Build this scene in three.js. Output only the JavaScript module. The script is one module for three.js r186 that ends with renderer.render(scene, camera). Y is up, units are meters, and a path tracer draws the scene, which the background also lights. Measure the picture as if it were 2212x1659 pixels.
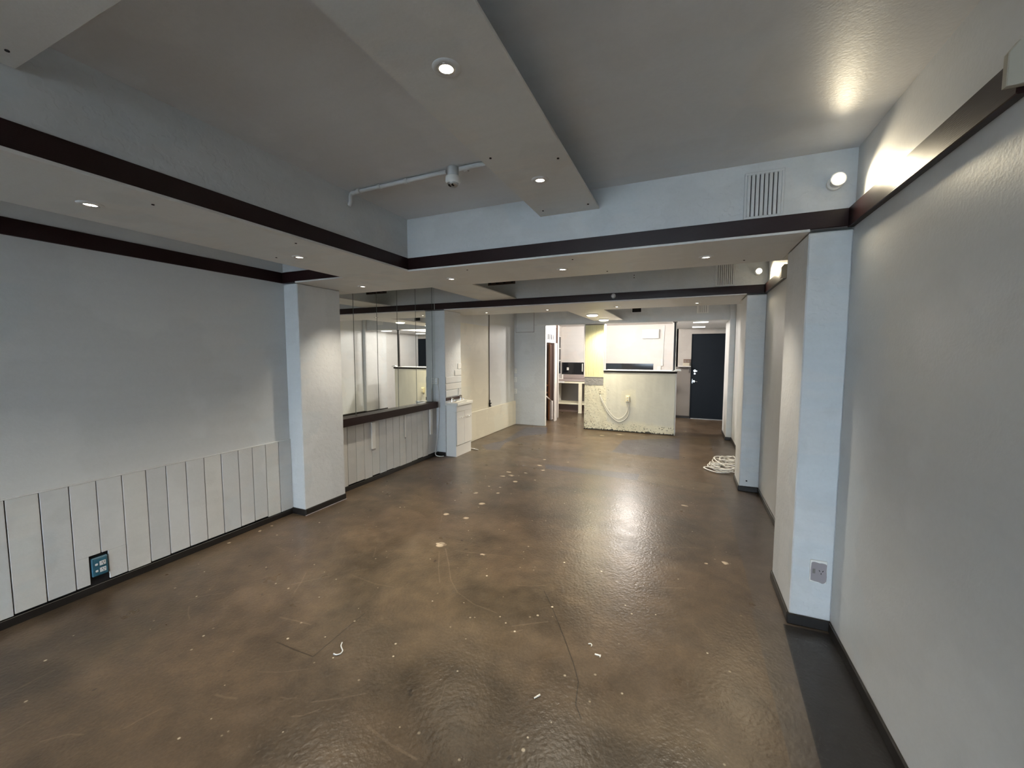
import * as THREE from 'three';
import { mergeGeometries } from 'three/addons/utils/BufferGeometryUtils.js';

// ------------------------------------------------------------------ camera, sky, exposure
const scene = new THREE.Scene();
const camera = new THREE.PerspectiveCamera(87.12, 2212 / 1659, 0.05, 120);
camera.position.set(0, 1.56, 0);
camera.rotation.set(THREE.MathUtils.degToRad(-4.17), THREE.MathUtils.degToRad(23.348), THREE.MathUtils.degToRad(0.0386), 'YXZ');
const renderer = new THREE.WebGLRenderer({ antialias: true });
renderer.toneMapping = THREE.LinearToneMapping;
renderer.toneMappingExposure = 1.0;
renderer.shadowMap.enabled = true;
renderer.shadowMap.type = THREE.PCFSoftShadowMap;
scene.background = new THREE.Color().setRGB(0.76, 0.88, 1.03);   // even overcast sky beyond the shopfront
scene.backgroundIntensity = 29.0;
const DOWN = 6.4, DOWN_COL = new THREE.Color().setRGB(1.0, 0.90, 0.73);

// ------------------------------------------------------------------ measured planes (metres)
const xR = 0.788, xRp = 0.592, xL = -3.535, xLp = -3.352, xBL = -2.74, xBR = -2.085;
const yC = 2.635, yS = 2.222, yB = 2.236, yT = 2.327, yBase = 0.062, yW = 0.743;
const z1 = -2.71, z1p = -3.215, z1b = -3.41, z2 = -5.21, z2p = -5.68, z2b = -6.08, zF = -8.31, zK = -11.1, zD = -10.75, zFront = 6.5, ZE = zFront + 0.15;
const yH = 2.19;

// ------------------------------------------------------------------ noise and textures
let seed = 20240611;
const rnd = () => { seed = (seed * 1664525 + 1013904223) >>> 0; return seed / 4294967296; };
const R = (a, b) => a + (b - a) * rnd();
const hash = (i, j, s) => { let h = Math.imul(i, 374761393) ^ Math.imul(j, 668265263) ^ Math.imul(s, 2246822519); h = Math.imul(h ^ (h >>> 13), 1274126177); return ((h ^ (h >>> 16)) >>> 0) / 4294967296; };
function vnoise(x, y, s = 1, p = 0) {
  const i = Math.floor(x), j = Math.floor(y), fx = x - i, fy = y - j, u = fx * fx * (3 - 2 * fx), v = fy * fy * (3 - 2 * fy);
  const m = (a) => (p ? ((a % p) + p) % p : a);
  const a = hash(m(i), m(j), s), b = hash(m(i + 1), m(j), s), c = hash(m(i), m(j + 1), s), d = hash(m(i + 1), m(j + 1), s);
  return a + (b - a) * u + (c - a) * v + (a - b - c + d) * u * v;
}
function fbm(x, y, s, oct, p = 0) { let t = 0, a = 0.5, n = 0; for (let o = 0; o < oct; o++) { t += a * vnoise(x, y, s + o * 17, p); n += a; a *= 0.5; x *= 2; y *= 2; p *= 2; } return t / n; }
const sm = (a, b, x) => { const t = Math.min(1, Math.max(0, (x - a) / (b - a))); return t * t * (3 - 2 * t); };
function dataTex(n, m, fn, srgb) {
  const d = new Uint8Array(n * m * 4);
  for (let y = 0; y < m; y++) for (let x = 0; x < n; x++) {
    const c = fn(x / n, y / m, x, y), o = (y * n + x) * 4;
    for (let k = 0; k < 3; k++) d[o + k] = Math.max(0, Math.min(255, Math.round(255 * (Array.isArray(c) ? c[k] : c))));
    d[o + 3] = 255;
  }
  const t = new THREE.DataTexture(d, n, m, THREE.RGBAFormat);
  t.wrapS = t.wrapT = THREE.RepeatWrapping; t.magFilter = THREE.LinearFilter; t.minFilter = THREE.LinearMipmapLinearFilter; t.generateMipmaps = true;
  if (srgb) t.colorSpace = THREE.SRGBColorSpace;
  t.needsUpdate = true;
  return t;
}
const tiled = (t, sx, sy = sx, ox = 0, oy = 0) => { const c = t.clone(); c.repeat.set(1 / sx, 1 / sy); c.offset.set(ox, oy); c.needsUpdate = true; return c; };
// paint: brushed-out patches in slightly different whites, with edges of their own
const paintPix = dataTex(768, 768, (u, v) => {
  const patch = fbm(u * 5, v * 5, 3, 4, 5), brush = fbm(u * 6, v * 60, 31, 3, 6), fine = vnoise(u * 190, v * 190, 7, 190);
  const p = sm(0.50, 0.58, patch) * 0.022, q = sm(0.58, 0.66, fbm(u * 4, v * 7, 61, 4, 4)) * 0.02;
  const b = 0.955 + (brush - 0.5) * 0.016 + (fine - 0.5) * 0.012 - p;
  return [b - q * 0.6, b - q * 0.1, b + q * 0.25];
}, true);
const peelPix = dataTex(512, 512, (u, v) => fbm(u * 44, v * 44, 5, 3, 44));          // roller texture
const roughPix = dataTex(512, 512, (u, v) => { const n = fbm(u * 9, v * 9, 11, 6, 9); return 0.55 * n + 0.45 * sm(0.35, 0.5, fbm(u * 30, v * 30, 23, 3, 30)); });
const grainPix = dataTex(512, 512, (u, v) => { const g = fbm(u * 3, v * 70, 9, 4, 3), w = vnoise(u * 6, v * 220, 77, 6); const k = 0.6 + 0.5 * g + 0.12 * (w - 0.5); return [k, k * 0.96, k * 0.95]; }, true);

const col = (r, g, b) => new THREE.Color().setRGB(r, g, b);
const M = {};
function mat(name, c, rough, o = {}) { const m = new THREE.MeshPhysicalMaterial({ color: col(...c), roughness: rough, ...o }); m.name = name; M[name] = m; return m; }
const paintMap = tiled(paintPix, 2.6), paintMapB = tiled(paintPix, 1.7, 1.7, 0.31, 0.17), peel = tiled(peelPix, 0.36), roughBump = tiled(roughPix, 0.8), grain = tiled(grainPix, 0.9, 0.16), grainV = tiled(grainPix, 0.16, 0.9);
mat('wallPaint', [0.70, 0.70, 0.69], 0.42, { map: paintMap, bumpMap: peel, bumpScale: 0.0004 });
mat('concretePaint', [0.69, 0.70, 0.70], 0.55, { map: paintMapB, bumpMap: roughBump, bumpScale: 0.0014 });
mat('ceilingPaint', [0.74, 0.745, 0.755], 0.42, { map: paintMap, bumpMap: peel, bumpScale: 0.0004 });
mat('soffitPaint', [0.78, 0.765, 0.735], 0.5, { map: paintMapB, bumpMap: peel, bumpScale: 0.0004 });
mat('boardA', [0.70, 0.70, 0.69], 0.5, { map: paintMap, bumpMap: peel, bumpScale: 0.0006 });
mat('boardB', [0.66, 0.665, 0.66], 0.5, { map: paintMapB, bumpMap: peel, bumpScale: 0.0006 });
mat('boardC', [0.72, 0.71, 0.68], 0.5, { map: paintMapB, bumpMap: peel, bumpScale: 0.0006 });
mat('darkTimber', [0.022, 0.0075, 0.0085], 0.36, { specularIntensity: 0.6, map: grain, bumpMap: grain, bumpScale: 0.0005 });
mat('darkTimberV', [0.05, 0.025, 0.02], 0.45, { map: grainV });
mat('baseVinyl', [0.014, 0.012, 0.011], 0.45);
mat('blackGap', [0.006, 0.005, 0.006], 0.9);
mat('blackGloss', [0.010, 0.011, 0.014], 0.12);
mat('whitePlastic', [0.78, 0.77, 0.73], 0.35);
mat('creamPlastic', [0.72, 0.62, 0.32], 0.4);
mat('cable', [0.72, 0.70, 0.66], 0.45);
mat('chrome', [0.8, 0.8, 0.8], 0.12, { metalness: 1 });
mat('steel', [0.45, 0.44, 0.42], 0.35, { metalness: 1 });
mat('mirror', [0.86, 0.88, 0.86], 0.015, { metalness: 1 });
mat('mirrorEdge', [0.10, 0.13, 0.12], 0.4);
mat('ceramic', [0.82, 0.81, 0.76], 0.12, { clearcoat: 0.5 });
mat('laminate', [0.78, 0.77, 0.74], 0.3);
mat('doorBlue', [0.0055, 0.0085, 0.013], 0.55, { specularIntensity: 0.3, bumpMap: peel, bumpScale: 0.0004 });
mat('kitchenWall', [0.78, 0.74, 0.70], 0.5, { map: paintMap, bumpMap: peel, bumpScale: 0.0006 });
mat('greyConcrete', [0.30, 0.29, 0.29], 0.85, { map: paintMapB, bumpMap: roughBump, bumpScale: 0.006 });
mat('yellowRib', [0.74, 0.70, 0.44], 0.55);
mat('tanBox', [0.42, 0.38, 0.30], 0.5);
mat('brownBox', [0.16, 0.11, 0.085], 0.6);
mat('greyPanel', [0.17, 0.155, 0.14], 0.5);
mat('shadedCream', [0.42, 0.39, 0.355], 0.55, { map: paintMapB });  // cream darkened to stand in for the passage getting less kitchen light
mat('creamWall', [0.76, 0.72, 0.61], 0.5, { map: paintMapB, bumpMap: peel, bumpScale: 0.0004 });
mat('mauveGrey', [0.30, 0.265, 0.275], 0.55);
mat('blueFilm', [0.025, 0.11, 0.165], 0.3);
mat('silver', [0.62, 0.64, 0.66], 0.35);
mat('benchTop', [0.36, 0.30, 0.28], 0.25);
mat('creamPaint', [0.75, 0.70, 0.52], 0.45);
mat('pineWood', [0.33, 0.15, 0.055], 0.5, { map: grainV });
mat('stairDark', [0.075, 0.048, 0.04], 0.6);
mat('pavement', [0.28, 0.28, 0.27], 0.9);
mat('glass', [0.96, 0.98, 0.98], 0.02, { transmission: 1, thickness: 0, ior: 1.5 });
mat('aluminium', [0.5, 0.5, 0.5], 0.4, { metalness: 1 });
const glow = (name, c, k) => { const m = new THREE.MeshStandardMaterial({ color: col(0.9, 0.88, 0.84), roughness: 0.5, emissive: col(...c), emissiveIntensity: k }); m.name = name; M[name] = m; return m; };
glow('lampGlow', [1.0, 0.93, 0.78], 12);
glow('discGlow', [1.0, 0.93, 0.72], 6);
glow('tubeGlow', [1.0, 0.95, 0.9], 6);

// ------------------------------------------------------------------ geometry helpers
function finish(pos, nor) {
  const g = new THREE.BufferGeometry();
  g.setAttribute('position', new THREE.Float32BufferAttribute(pos, 3));
  if (nor) g.setAttribute('normal', new THREE.Float32BufferAttribute(nor, 3)); else g.computeVertexNormals();
  return worldUV(g);
}
function worldUV(g) {
  if (g.index) g = g.toNonIndexed();
  const p = g.attributes.position, n = g.attributes.normal, uv = new Float32Array(p.count * 2);
  for (let i = 0; i < p.count; i += 3) {
    let ax = 0, ay = 0, az = 0;
    for (let k = 0; k < 3; k++) { ax += n.getX(i + k); ay += n.getY(i + k); az += n.getZ(i + k); }
    ax = Math.abs(ax); ay = Math.abs(ay); az = Math.abs(az);
    for (let k = 0; k < 3; k++) {
      const x = p.getX(i + k), y = p.getY(i + k), z = p.getZ(i + k), o = (i + k) * 2;
      if (ay >= ax && ay >= az) { uv[o] = x; uv[o + 1] = z; } else if (ax >= az) { uv[o] = z; uv[o + 1] = y; } else { uv[o] = x; uv[o + 1] = y; }
    }
  }
  g.setAttribute('uv', new THREE.BufferAttribute(uv, 2));
  return g;
}
// box between two corners with chamfered edges (c = 0: plain)
function bx(x0, x1, y0, y1, z0, z1, c = 0) {
  if (x0 > x1) [x0, x1] = [x1, x0]; if (y0 > y1) [y0, y1] = [y1, y0]; if (z0 > z1) [z0, z1] = [z1, z0];
  c = Math.min(c, (x1 - x0) * 0.49, (y1 - y0) * 0.49, (z1 - z0) * 0.49);
  const lo = [x0, y0, z0], hi = [x1, y1, z1], P = [];
  const pt = (s, f) => s.map((q, a) => (q > 0 ? hi[a] - (a === f ? 0 : c) : lo[a] + (a === f ? 0 : c)));
  const mid = [(x0 + x1) / 2, (y0 + y1) / 2, (z0 + z1) / 2];
  const tri = (a, b, d) => {
    const n = [(b[1] - a[1]) * (d[2] - a[2]) - (b[2] - a[2]) * (d[1] - a[1]), (b[2] - a[2]) * (d[0] - a[0]) - (b[0] - a[0]) * (d[2] - a[2]), (b[0] - a[0]) * (d[1] - a[1]) - (b[1] - a[1]) * (d[0] - a[0])];
    const o = n[0] * (a[0] - mid[0]) + n[1] * (a[1] - mid[1]) + n[2] * (a[2] - mid[2]);
    P.push(...a, ...(o > 0 ? b : d), ...(o > 0 ? d : b));
  };
  const quad = (a, b, d, e) => { tri(a, b, d); tri(a, d, e); };
  for (let f = 0; f < 3; f++) for (const q of [-1, 1]) {
    const s = (i, j) => { const r = [0, 0, 0]; r[f] = q; r[(f + 1) % 3] = i; r[(f + 2) % 3] = j; return r; };
    quad(pt(s(-1, -1), f), pt(s(1, -1), f), pt(s(1, 1), f), pt(s(-1, 1), f));
  }
  if (c > 0) {
    for (let f = 0; f < 3; f++) { const g = (f + 1) % 3, h = (f + 2) % 3;   // edges along axis f
      for (const i of [-1, 1]) for (const j of [-1, 1]) {
        const s0 = [0, 0, 0], s1 = [0, 0, 0]; s0[f] = -1; s1[f] = 1; s0[g] = s1[g] = i; s0[h] = s1[h] = j;
        quad(pt(s0, g), pt(s1, g), pt(s1, h), pt(s0, h));
      } }
    for (const i of [-1, 1]) for (const j of [-1, 1]) for (const k of [-1, 1]) { const s = [i, j, k]; tri(pt(s, 0), pt(s, 1), pt(s, 2)); }
  }
  return finish(P);
}
const plain = (g) => { const n = g.index ? g.toNonIndexed() : g; for (const k of Object.keys(n.attributes)) if (!['position', 'normal', 'uv'].includes(k)) n.deleteAttribute(k); return n; };
function cyl(p, q, r, r2 = r, seg = 16) {
  const a = new THREE.Vector3(...p), b = new THREE.Vector3(...q), d = b.clone().sub(a), g = new THREE.CylinderGeometry(r2, r, d.length(), seg);
  g.applyQuaternion(new THREE.Quaternion().setFromUnitVectors(new THREE.Vector3(0, 1, 0), d.normalize()));
  g.translate((p[0] + q[0]) / 2, (p[1] + q[1]) / 2, (p[2] + q[2]) / 2);
  return plain(g);
}
const tube = (pts, r, seg = 64, rad = 8, tension = 0.5) => plain(new THREE.TubeGeometry(new THREE.CatmullRomCurve3(pts.map((p) => new THREE.Vector3(...p)), false, 'centripetal', tension), seg, r, rad, false));
const lathe = (prof, at = [0, 0, 0], seg = 28) => { const g = new THREE.LatheGeometry(prof.map(([r, y]) => new THREE.Vector2(r, y)), seg); g.translate(...at); return plain(g); };
const ball = (p, r, sx = 1, sy = 1, sz = 1) => { const g = new THREE.SphereGeometry(r, 18, 12); g.scale(sx, sy, sz); g.translate(...p); return plain(g); };
const merge = (gs) => (Array.isArray(gs) ? (gs.length > 1 ? mergeGeometries(gs) : gs[0]) : gs);

const used = new Map();
function numbered(name) { const k = used.get(name) ?? 0; used.set(name, k + 1); return k ? `${name}_${String(k).padStart(3, '0')}` : name; }
function dress(o) { o.castShadow = true; o.receiveShadow = true; return o; }
const worldAt = (o) => { const p = new THREE.Vector3(); for (let q = o; q && q !== scene; q = q.parent) p.add(q.position); return p; };
// geometry is given in room coordinates; a part's mesh keeps its own axes at the thing's base
function part(name, geos, m, parent) {
  const g = merge(geos), w = worldAt(parent); if (w.lengthSq()) g.translate(-w.x, -w.y, -w.z);
  const o = dress(new THREE.Mesh(g, m)); o.name = name; parent.add(o); return o;
}
function sub(name, parent) { const o = new THREE.Group(); o.name = name; parent.add(o); return o; }
function tag(o, label, category, group, kind) { Object.assign(o.userData, { label, category }); if (group) o.userData.group = group; if (kind) o.userData.kind = kind; return o; }
function thing(name, label, category, at = [0, 0, 0], group, kind) { const o = new THREE.Group(); o.name = numbered(name); o.position.set(...at); scene.add(o); return tag(o, label, category, group, kind); }
function solo(name, geos, m, label, category, group, kind) { const o = dress(new THREE.Mesh(merge(geos), m)); o.name = numbered(name); scene.add(o); return tag(o, label, category, group, kind); }
const struct = (name, geos, m, label, category) => solo(name, geos, m, label, category, null, 'structure');
function spot(at, to, intensity, angle, penumbra, color = DOWN_COL, radius = 1.2) {
  const l = new THREE.SpotLight(color, intensity, 0, angle, penumbra, 2);
  l.position.set(...at); l.target.position.set(...to); l.castShadow = true; l.shadow.radius = radius; l.shadow.mapSize.set(1024, 1024); l.shadow.bias = -0.0005; l.shadow.camera.near = 0.02;
  scene.add(l, l.target); return l;
}

// ------------------------------------------------------------------ floor
const FX0 = -3.72, FW = 4.75;
const CH = [[-3.42, -2.3, .022], [-3.43, -2.42, .018], [-3.44, -2.05, .014], [-2.12, -4.83, .035], [-2.03, -4.7, .04], [-2.13, -4.63, .03], [-1.89, -4.49, .04], [-1.91, -4.88, .03], [-1.86, -5.28, .05], [-1.74, -5.08, .03], [-1.9, -5.63, .03], [-2.14, -3.94, .035], [-1.91, -4.03, .03], [-1.92, -3.67, .04], [-2.11, -4.2, .02], [-1.97, -4.22, .02], [-1.54, -5.62, .02], [-1.16, -8.01, .07], [-1.45, -7.78, .05], [0.02, -4.46, .035], [-1.82, -2.72, .045], [-1.42, -2.71, .022], [-2.12, -3.28, .03], [-1.9, -3.28, .03], [-1.69, -4.64, .02], [.31, -3.32, .03], [.18, -3.26, .02]];
const SP = [[-2.49, -3.02], [-2.5, -2.08], [-1.81, -1.81], [-2.13, -1.8], [-1.14, -2.98], [-0.98, -2.7], [-0.8, -2.85], [-0.72, -2.3], [-0.69, -2.21], [-1.2, -1.89], [-1.07, -1.84], [-0.58, -1.64], [-1.06, -1.27], [-0.97, -1.28], [-0.55, -1.44], [-0.76, -1.25], [-0.5, -1.81], [-1.4, -1.39], [-1.49, -1.06]];
for (let k = 0; k < 210; k++) SP.push([R(-3.3, 0.35), R(-5.2, -0.4)]);
const CRACK = [[[-2.0, -1.41], [-1.92, -1.41], [-1.85, -1.408], [-1.75, -1.412], [-1.73, -1.41]], [[-1.74, -1.79], [-1.74, -1.69], [-1.735, -1.55], [-1.73, -1.41]], [[-0.82, -2.44], [-0.71, -2.28], [-0.58, -2.07], [-0.48, -1.9], [-0.43, -1.8], [-0.41, -1.67], [-0.37, -1.61]], [[-2.36, -5.73], [-2.35, -5.13], [-1.73, -5.18], [-.52, -5.14], [.28, -4.93]], [[-1.85, -5.4], [-.52, -5.42], [.36, -5.36]], [[-1.3, -5.8], [-.8, -5.7], [-.3, -5.75], [.2, -5.7]]];
const SCUFF = [[[-1.74, -2.68], [-1.59, -2.49], [-1.46, -2.31], [-1.34, -2.2], [-1.18, -2.13], [-1.01, -2.11]], [[-1.76, -2.62], [-1.62, -2.4], [-1.51, -2.25]], [[-2.42, -1.83], [-2.27, -2.01]], [[-2.16, -2.13], [-2.08, -2.2]], [[-2.12, -2.08], [-1.9, -2.06], [-1.76, -2.08]], [[-1.65, -2.68], [-1.44, -2.72], [-1.2, -2.77]], [[-2.6, -2.5], [-2.35, -2.8]], [[-2.3, -3.3], [-2.1, -3.5], [-1.7, -3.45], [-1.3, -3.3]], [[-1.7, -4.5], [-1.5, -4.6], [-1.3, -4.5]]];
for (let k = 0; k < 46; k++) { const x = R(-2.9, .3), z = R(-4.6, -0.6), a = R(0, 6.28), l = R(.05, .28); SCUFF.push([[x, z], [x + Math.cos(a) * l * .5, z + Math.sin(a) * l * .5 + R(-.02, .02)], [x + Math.cos(a) * l, z + Math.sin(a) * l]]); }
const GREYPATCH = [[[-1.81, -5.37], [-0.52, -5.41], [-0.52, -5.14], [-1.73, -5.18]], [[-1.02, -7.5], [-0.07, -8.1], [-0.06, -6.42], [-1.06, -6.5]], [[-3.2, -6.1], [-2.98, -5.84], [-2.78, -5.92], [-2.9, -6.39], [-2.86, -7.09], [-2.5, -7.5], [-2.7, -8.2], [-3.13, -8.0], [-3.02, -6.58]]];
function floorTex(zA, zB, n) {
  const depth = zB - zA, cv = document.createElement('canvas'); cv.width = cv.height = n;
  const k = cv.getContext('2d'), X = (x) => ((x - FX0) / FW) * n, Z = (z) => ((z - zA) / depth) * n, sx = n / FW, sz = n / depth;
  k.clearRect(0, 0, n, n);
  const path = (pts) => { k.beginPath(); pts.forEach(([x, z], i) => (i ? k.lineTo(X(x), Z(z)) : k.moveTo(X(x), Z(z)))); };
  k.fillStyle = 'rgba(70,70,86,0.72)'; for (const p of GREYPATCH) { path(p); k.closePath(); k.fill(); }
  k.fillStyle = 'rgba(116,104,84,0.55)'; path([[-.52, -5.41], [.36, -5.36], [.3, -5.0], [-.52, -5.14]]); k.closePath(); k.fill();
  k.fillStyle = 'rgba(88,80,72,0.85)'; k.fillRect(X(.432), Z(-8.3), X(.9) - X(.432), Z(-2.68) - Z(-8.3));      // repainted margin by the pillars
  k.fillStyle = 'rgba(84,76,68,0.85)'; k.fillRect(X(.41), Z(-2.78), X(.6) - X(.41), Z(6.6) - Z(-2.78));
  k.fillStyle = 'rgba(40,39,38,0.97)'; path([[.56, -2.68], [.51, -1.7], [.5, 6.6], [1, 6.6], [1, -2.68]]); k.closePath(); k.fill();  // sharp-edged charcoal-toned area in the bay
  k.lineCap = 'round';
  for (const c of CRACK) { path(c); k.strokeStyle = 'rgba(34,29,24,0.75)'; k.lineWidth = 0.0045 * sx; k.stroke(); }
  for (const c of SCUFF) { path(c); k.strokeStyle = 'rgba(190,172,150,0.20)'; k.lineWidth = R(0.004, 0.011) * sx; k.stroke(); }
  for (const [x, z, r] of CH) { for (let q = 0; q < 7; q++) { const a = R(0, 6.28), d = r * R(0, .7), rr = r * R(.25, .75); k.beginPath(); k.ellipse(X(x + Math.cos(a) * d), Z(z + Math.sin(a) * d * .8), rr * sx, rr * sz * .8, 0, 0, 6.29); k.fillStyle = `rgba(214,196,172,${R(.35, .75)})`; k.fill(); } }
  for (const [x, z] of SP) { const r = R(.003, .0075); k.beginPath(); k.ellipse(X(x), Z(z), r * sx, r * sz, 0, 0, 6.29); k.fillStyle = `rgba(228,218,196,${R(.4, 1)})`; k.fill(); }
  for (let q = 0; q < 26; q++) { const x = R(-3, .3), z = R(-5, -.4), r = R(.006, .02); k.beginPath(); k.ellipse(X(x), Z(z), r * sx, r * sz * .6, R(0, 3), 0, 6.29); k.fillStyle = 'rgba(30,25,20,0.5)'; k.fill(); }
  const over = k.getImageData(0, 0, n, n).data;
  const t = dataTex(n, n, (u, v, px, py) => {
    const x = FX0 + u * FW, z = zA + v * depth;
    const a = fbm(x * 0.9 + 7, z * 0.9, 41, 5), b = fbm(x * 2.7, z * 2.7 + 3, 43, 4), f = vnoise(x * 160, z * 160, 47), g = fbm(x * 14, z * 14, 53, 3), str = fbm(x * 1.2, z * 5.5, 59, 3);
    const dark = sm(0.42, 0.68, b * 0.6 + a * 0.4) * 0.55, light = sm(0.42, 0.72, a) * 0.4;
    let l = 0.97 - dark * 0.4 + light * 0.22 + (g - 0.5) * 0.24 + (f - 0.5) * 0.14 + (str - 0.5) * 0.24;
    const far = 1;
    let c = [0.35 * l * far, (0.295 + 0.012 * light) * l * far, 0.236 * l * far];
    const o = (py * n + px) * 4, al = over[o + 3] / 255;
    if (al > 0) c = c.map((q, i) => q * (1 - al) + (over[o + i] / 255) * (0.9 + 0.2 * (g - 0.5)) * al);
    return c;
  }, true);
  t.wrapS = t.wrapT = THREE.ClampToEdgeWrapping;
  t.repeat.set(1 / FW, 1 / depth); t.offset.set(-FX0 / FW, -zA / depth);
  return t;
}
const floorRough = tiled(dataTex(512, 512, (u, v) => { const n = fbm(u * 5, v * 5, 71, 6, 5), m = fbm(u * 22, v * 22, 79, 3, 22); return 0.8 + (n - 0.5) * 0.22 + (m - 0.5) * 0.22; }), 2.3);
const floorBump = tiled(dataTex(512, 512, (u, v) => fbm(u * 40, v * 40, 83, 4, 40)), 0.55);
const floorMat = (name, t) => mat(name, [1, 1, 1], 0.39, { map: t, roughnessMap: floorRough, bumpMap: floorBump, bumpScale: 0.0012 });
{
  const f = thing('floor', 'scuffed brown painted concrete floor with white chips', 'floor', [0, 0, 0], null, 'structure');
  part('floor_slab', bx(FX0, FX0 + FW, -0.12, 0, -4.4, 0.6), floorMat('floorNear', floorTex(-4.4, 0.6, 2048)), f);
  part('floor_slab', bx(FX0, FX0 + FW, -0.12, 0, 0.6, ZE), floorMat('floorBehind', floorTex(0.6, ZE, 768)), f);
  part('floor_slab', bx(FX0, FX0 + FW, -0.12, 0, zK - 0.15, -4.4), floorMat('floorFar', floorTex(zK - 0.15, -4.4, 2048)), f);
}

// ------------------------------------------------------------------ shell
struct('ceiling', bx(-3.72, 1.03, yC, yC + 0.16, zF - 0.3, ZE), M.ceilingPaint, 'grey-white painted concrete slab above the beams and hanging panels', 'ceiling');
{ // wall with the wainscot bays
  const w = thing('wall_left', 'white plastered wall with board wainscot, mirror bay and boxed foot', 'wall', [xL, 0, 0], null, 'structure');
  part('plaster', bx(xL - 0.16, xL, 0, yC, zF - 0.3, ZE), M.wallPaint, w);
  const boards = (zs, yTop, yBot, label) => {
    const s = sub('wainscot', w), a = zs[0], b = zs[zs.length - 1];
    part('backing', bx(xL, xL + 0.004, 0.0, yTop - 0.006, a - 0.001, b + 0.001), M.blackGap, s);
    part('cap', bx(xL, xL + 0.020, yTop - 0.008, yTop, a, b, 0.003), M.boardA, s);
    for (let i = 0; i + 1 < zs.length; i++) {
      const z0 = zs[i] - 0.0025, z1_ = zs[i + 1] + 0.0025, bot = yBot + R(-0.007, 0.008), m = [M.boardA, M.boardB, M.boardC, M.boardA][(i * 7 + 3) % 4];
      const hole = [-1.233, -1.33];  // outlet cut-out
      const x0 = xL + 0.004, x1 = xL + 0.0195 + R(-0.001, 0.001), g = [];
      if (yTop < yW + 0.01 && label === 'front' && z1_ < hole[0] && z0 > hole[1]) {
        g.push(bx(x0, x1, 0.252, yTop - 0.008, z1_, z0, 0.0018));
        if (z0 > hole[0]) g.push(bx(x0, x1, bot, 0.252, hole[0], z0, 0.0018));
        if (z1_ < hole[1]) g.push(bx(x0, x1, bot, 0.252, z1_, hole[1], 0.0018));
      } else g.push(bx(x0, x1, bot, yTop - 0.008, z1_, z0, 0.0018));
      part('board', g, m, s);
    }
  };
  const za = [-0.001]; for (let z = -0.13; z > -0.86; z -= 0.13) za.push(z);
  za.push(-0.907, -1.04, -1.167, -1.294, -1.425, -1.559, -1.68, -1.81, -1.937, -2.067, -2.206, -2.328, -2.452, -2.581, z1);
  const zc0 = [zFront]; for (let z = 6.4; z > 0.1; z -= 0.13) zc0.push(z);
  boards([...zc0, ...za], yW, 0.06, 'front');
  const zb = [z1p, -3.29]; for (let z = -3.42; z > -5.1; z -= 0.1298) zb.push(z); zb.push(z2);
  boards(zb, 0.755, 0.06, 'mirror');
  part('foot_box', bx(xL, xL + 0.042, 0, 0.528, zF, z2p, 0.006), M.creamWall, w);
  part('plaster_patch', bx(xL, xL + 0.003, 0.53, 2.10, -7.045, z2p, 0.001), M.creamWall, w);
}
{ // opposite wall, set back past the third pillar
  struct('wall_right', [bx(xR, xR + 0.2, 0, yC, -9.05, ZE), bx(0.87, xR + 0.2, 0, yC, zD - 0.15, -9.05)], M.wallPaint, 'smooth satin white wall running past three shallow pillars', 'wall');
}
const pil = (name, x0, x1, za, zb, y1, label) => struct(name, bx(x0, x1, 0, y1, zb, za, 0.006), M.concretePaint, label, 'pillar');
pil('pillar', xRp, xR, z1, z1p, yS, 'white painted pillar with a grey-faced power point near its foot');
pil('pillar', xRp + 0.003, xR, z2, z2p, yS, 'white painted pillar beside the coil of white cable');
pil('pillar', 0.694, xR, -8.24, -9.05, yC, 'narrow white pillar in front of the dark door');
pil('pillar', xL, xLp, z1, z1p, yS, 'white pillar between the wainscot and the mirror bay');
{ // pillar with exposed painted blocks above the basin
  const p = thing('pillar', 'white pillar behind the basin cabinet with painted blocks showing', 'pillar', [xLp, 0, z2], null, 'structure');
  part('shaft', bx(xL, xLp, 0, yS, z2p, z2, 0.006), M.concretePaint, p);
  const ys = [0.905, 1.012, 1.114, 1.222, 1.324, 1.424];
  const rows = [[z2p, z2], [z2p, z2], [z2p, z2], [z2p, -5.477, null], [z2p, -5.572, null]];
  rows.forEach((r, i) => { if (r.length === 2) part('block', bx(xLp, xLp + 0.009, ys[i] + 0.005, ys[i + 1] - 0.005, r[0] + 0.004, r[1] - 0.004, 0.004), i % 2 ? M.boardC : M.boardA, p);
    else part('block', bx(xLp, xLp + 0.009, ys[i] + 0.005, ys[i + 1] - 0.005, r[0] + 0.004, r[1], 0.004), M.boardC, p); });
}
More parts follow.
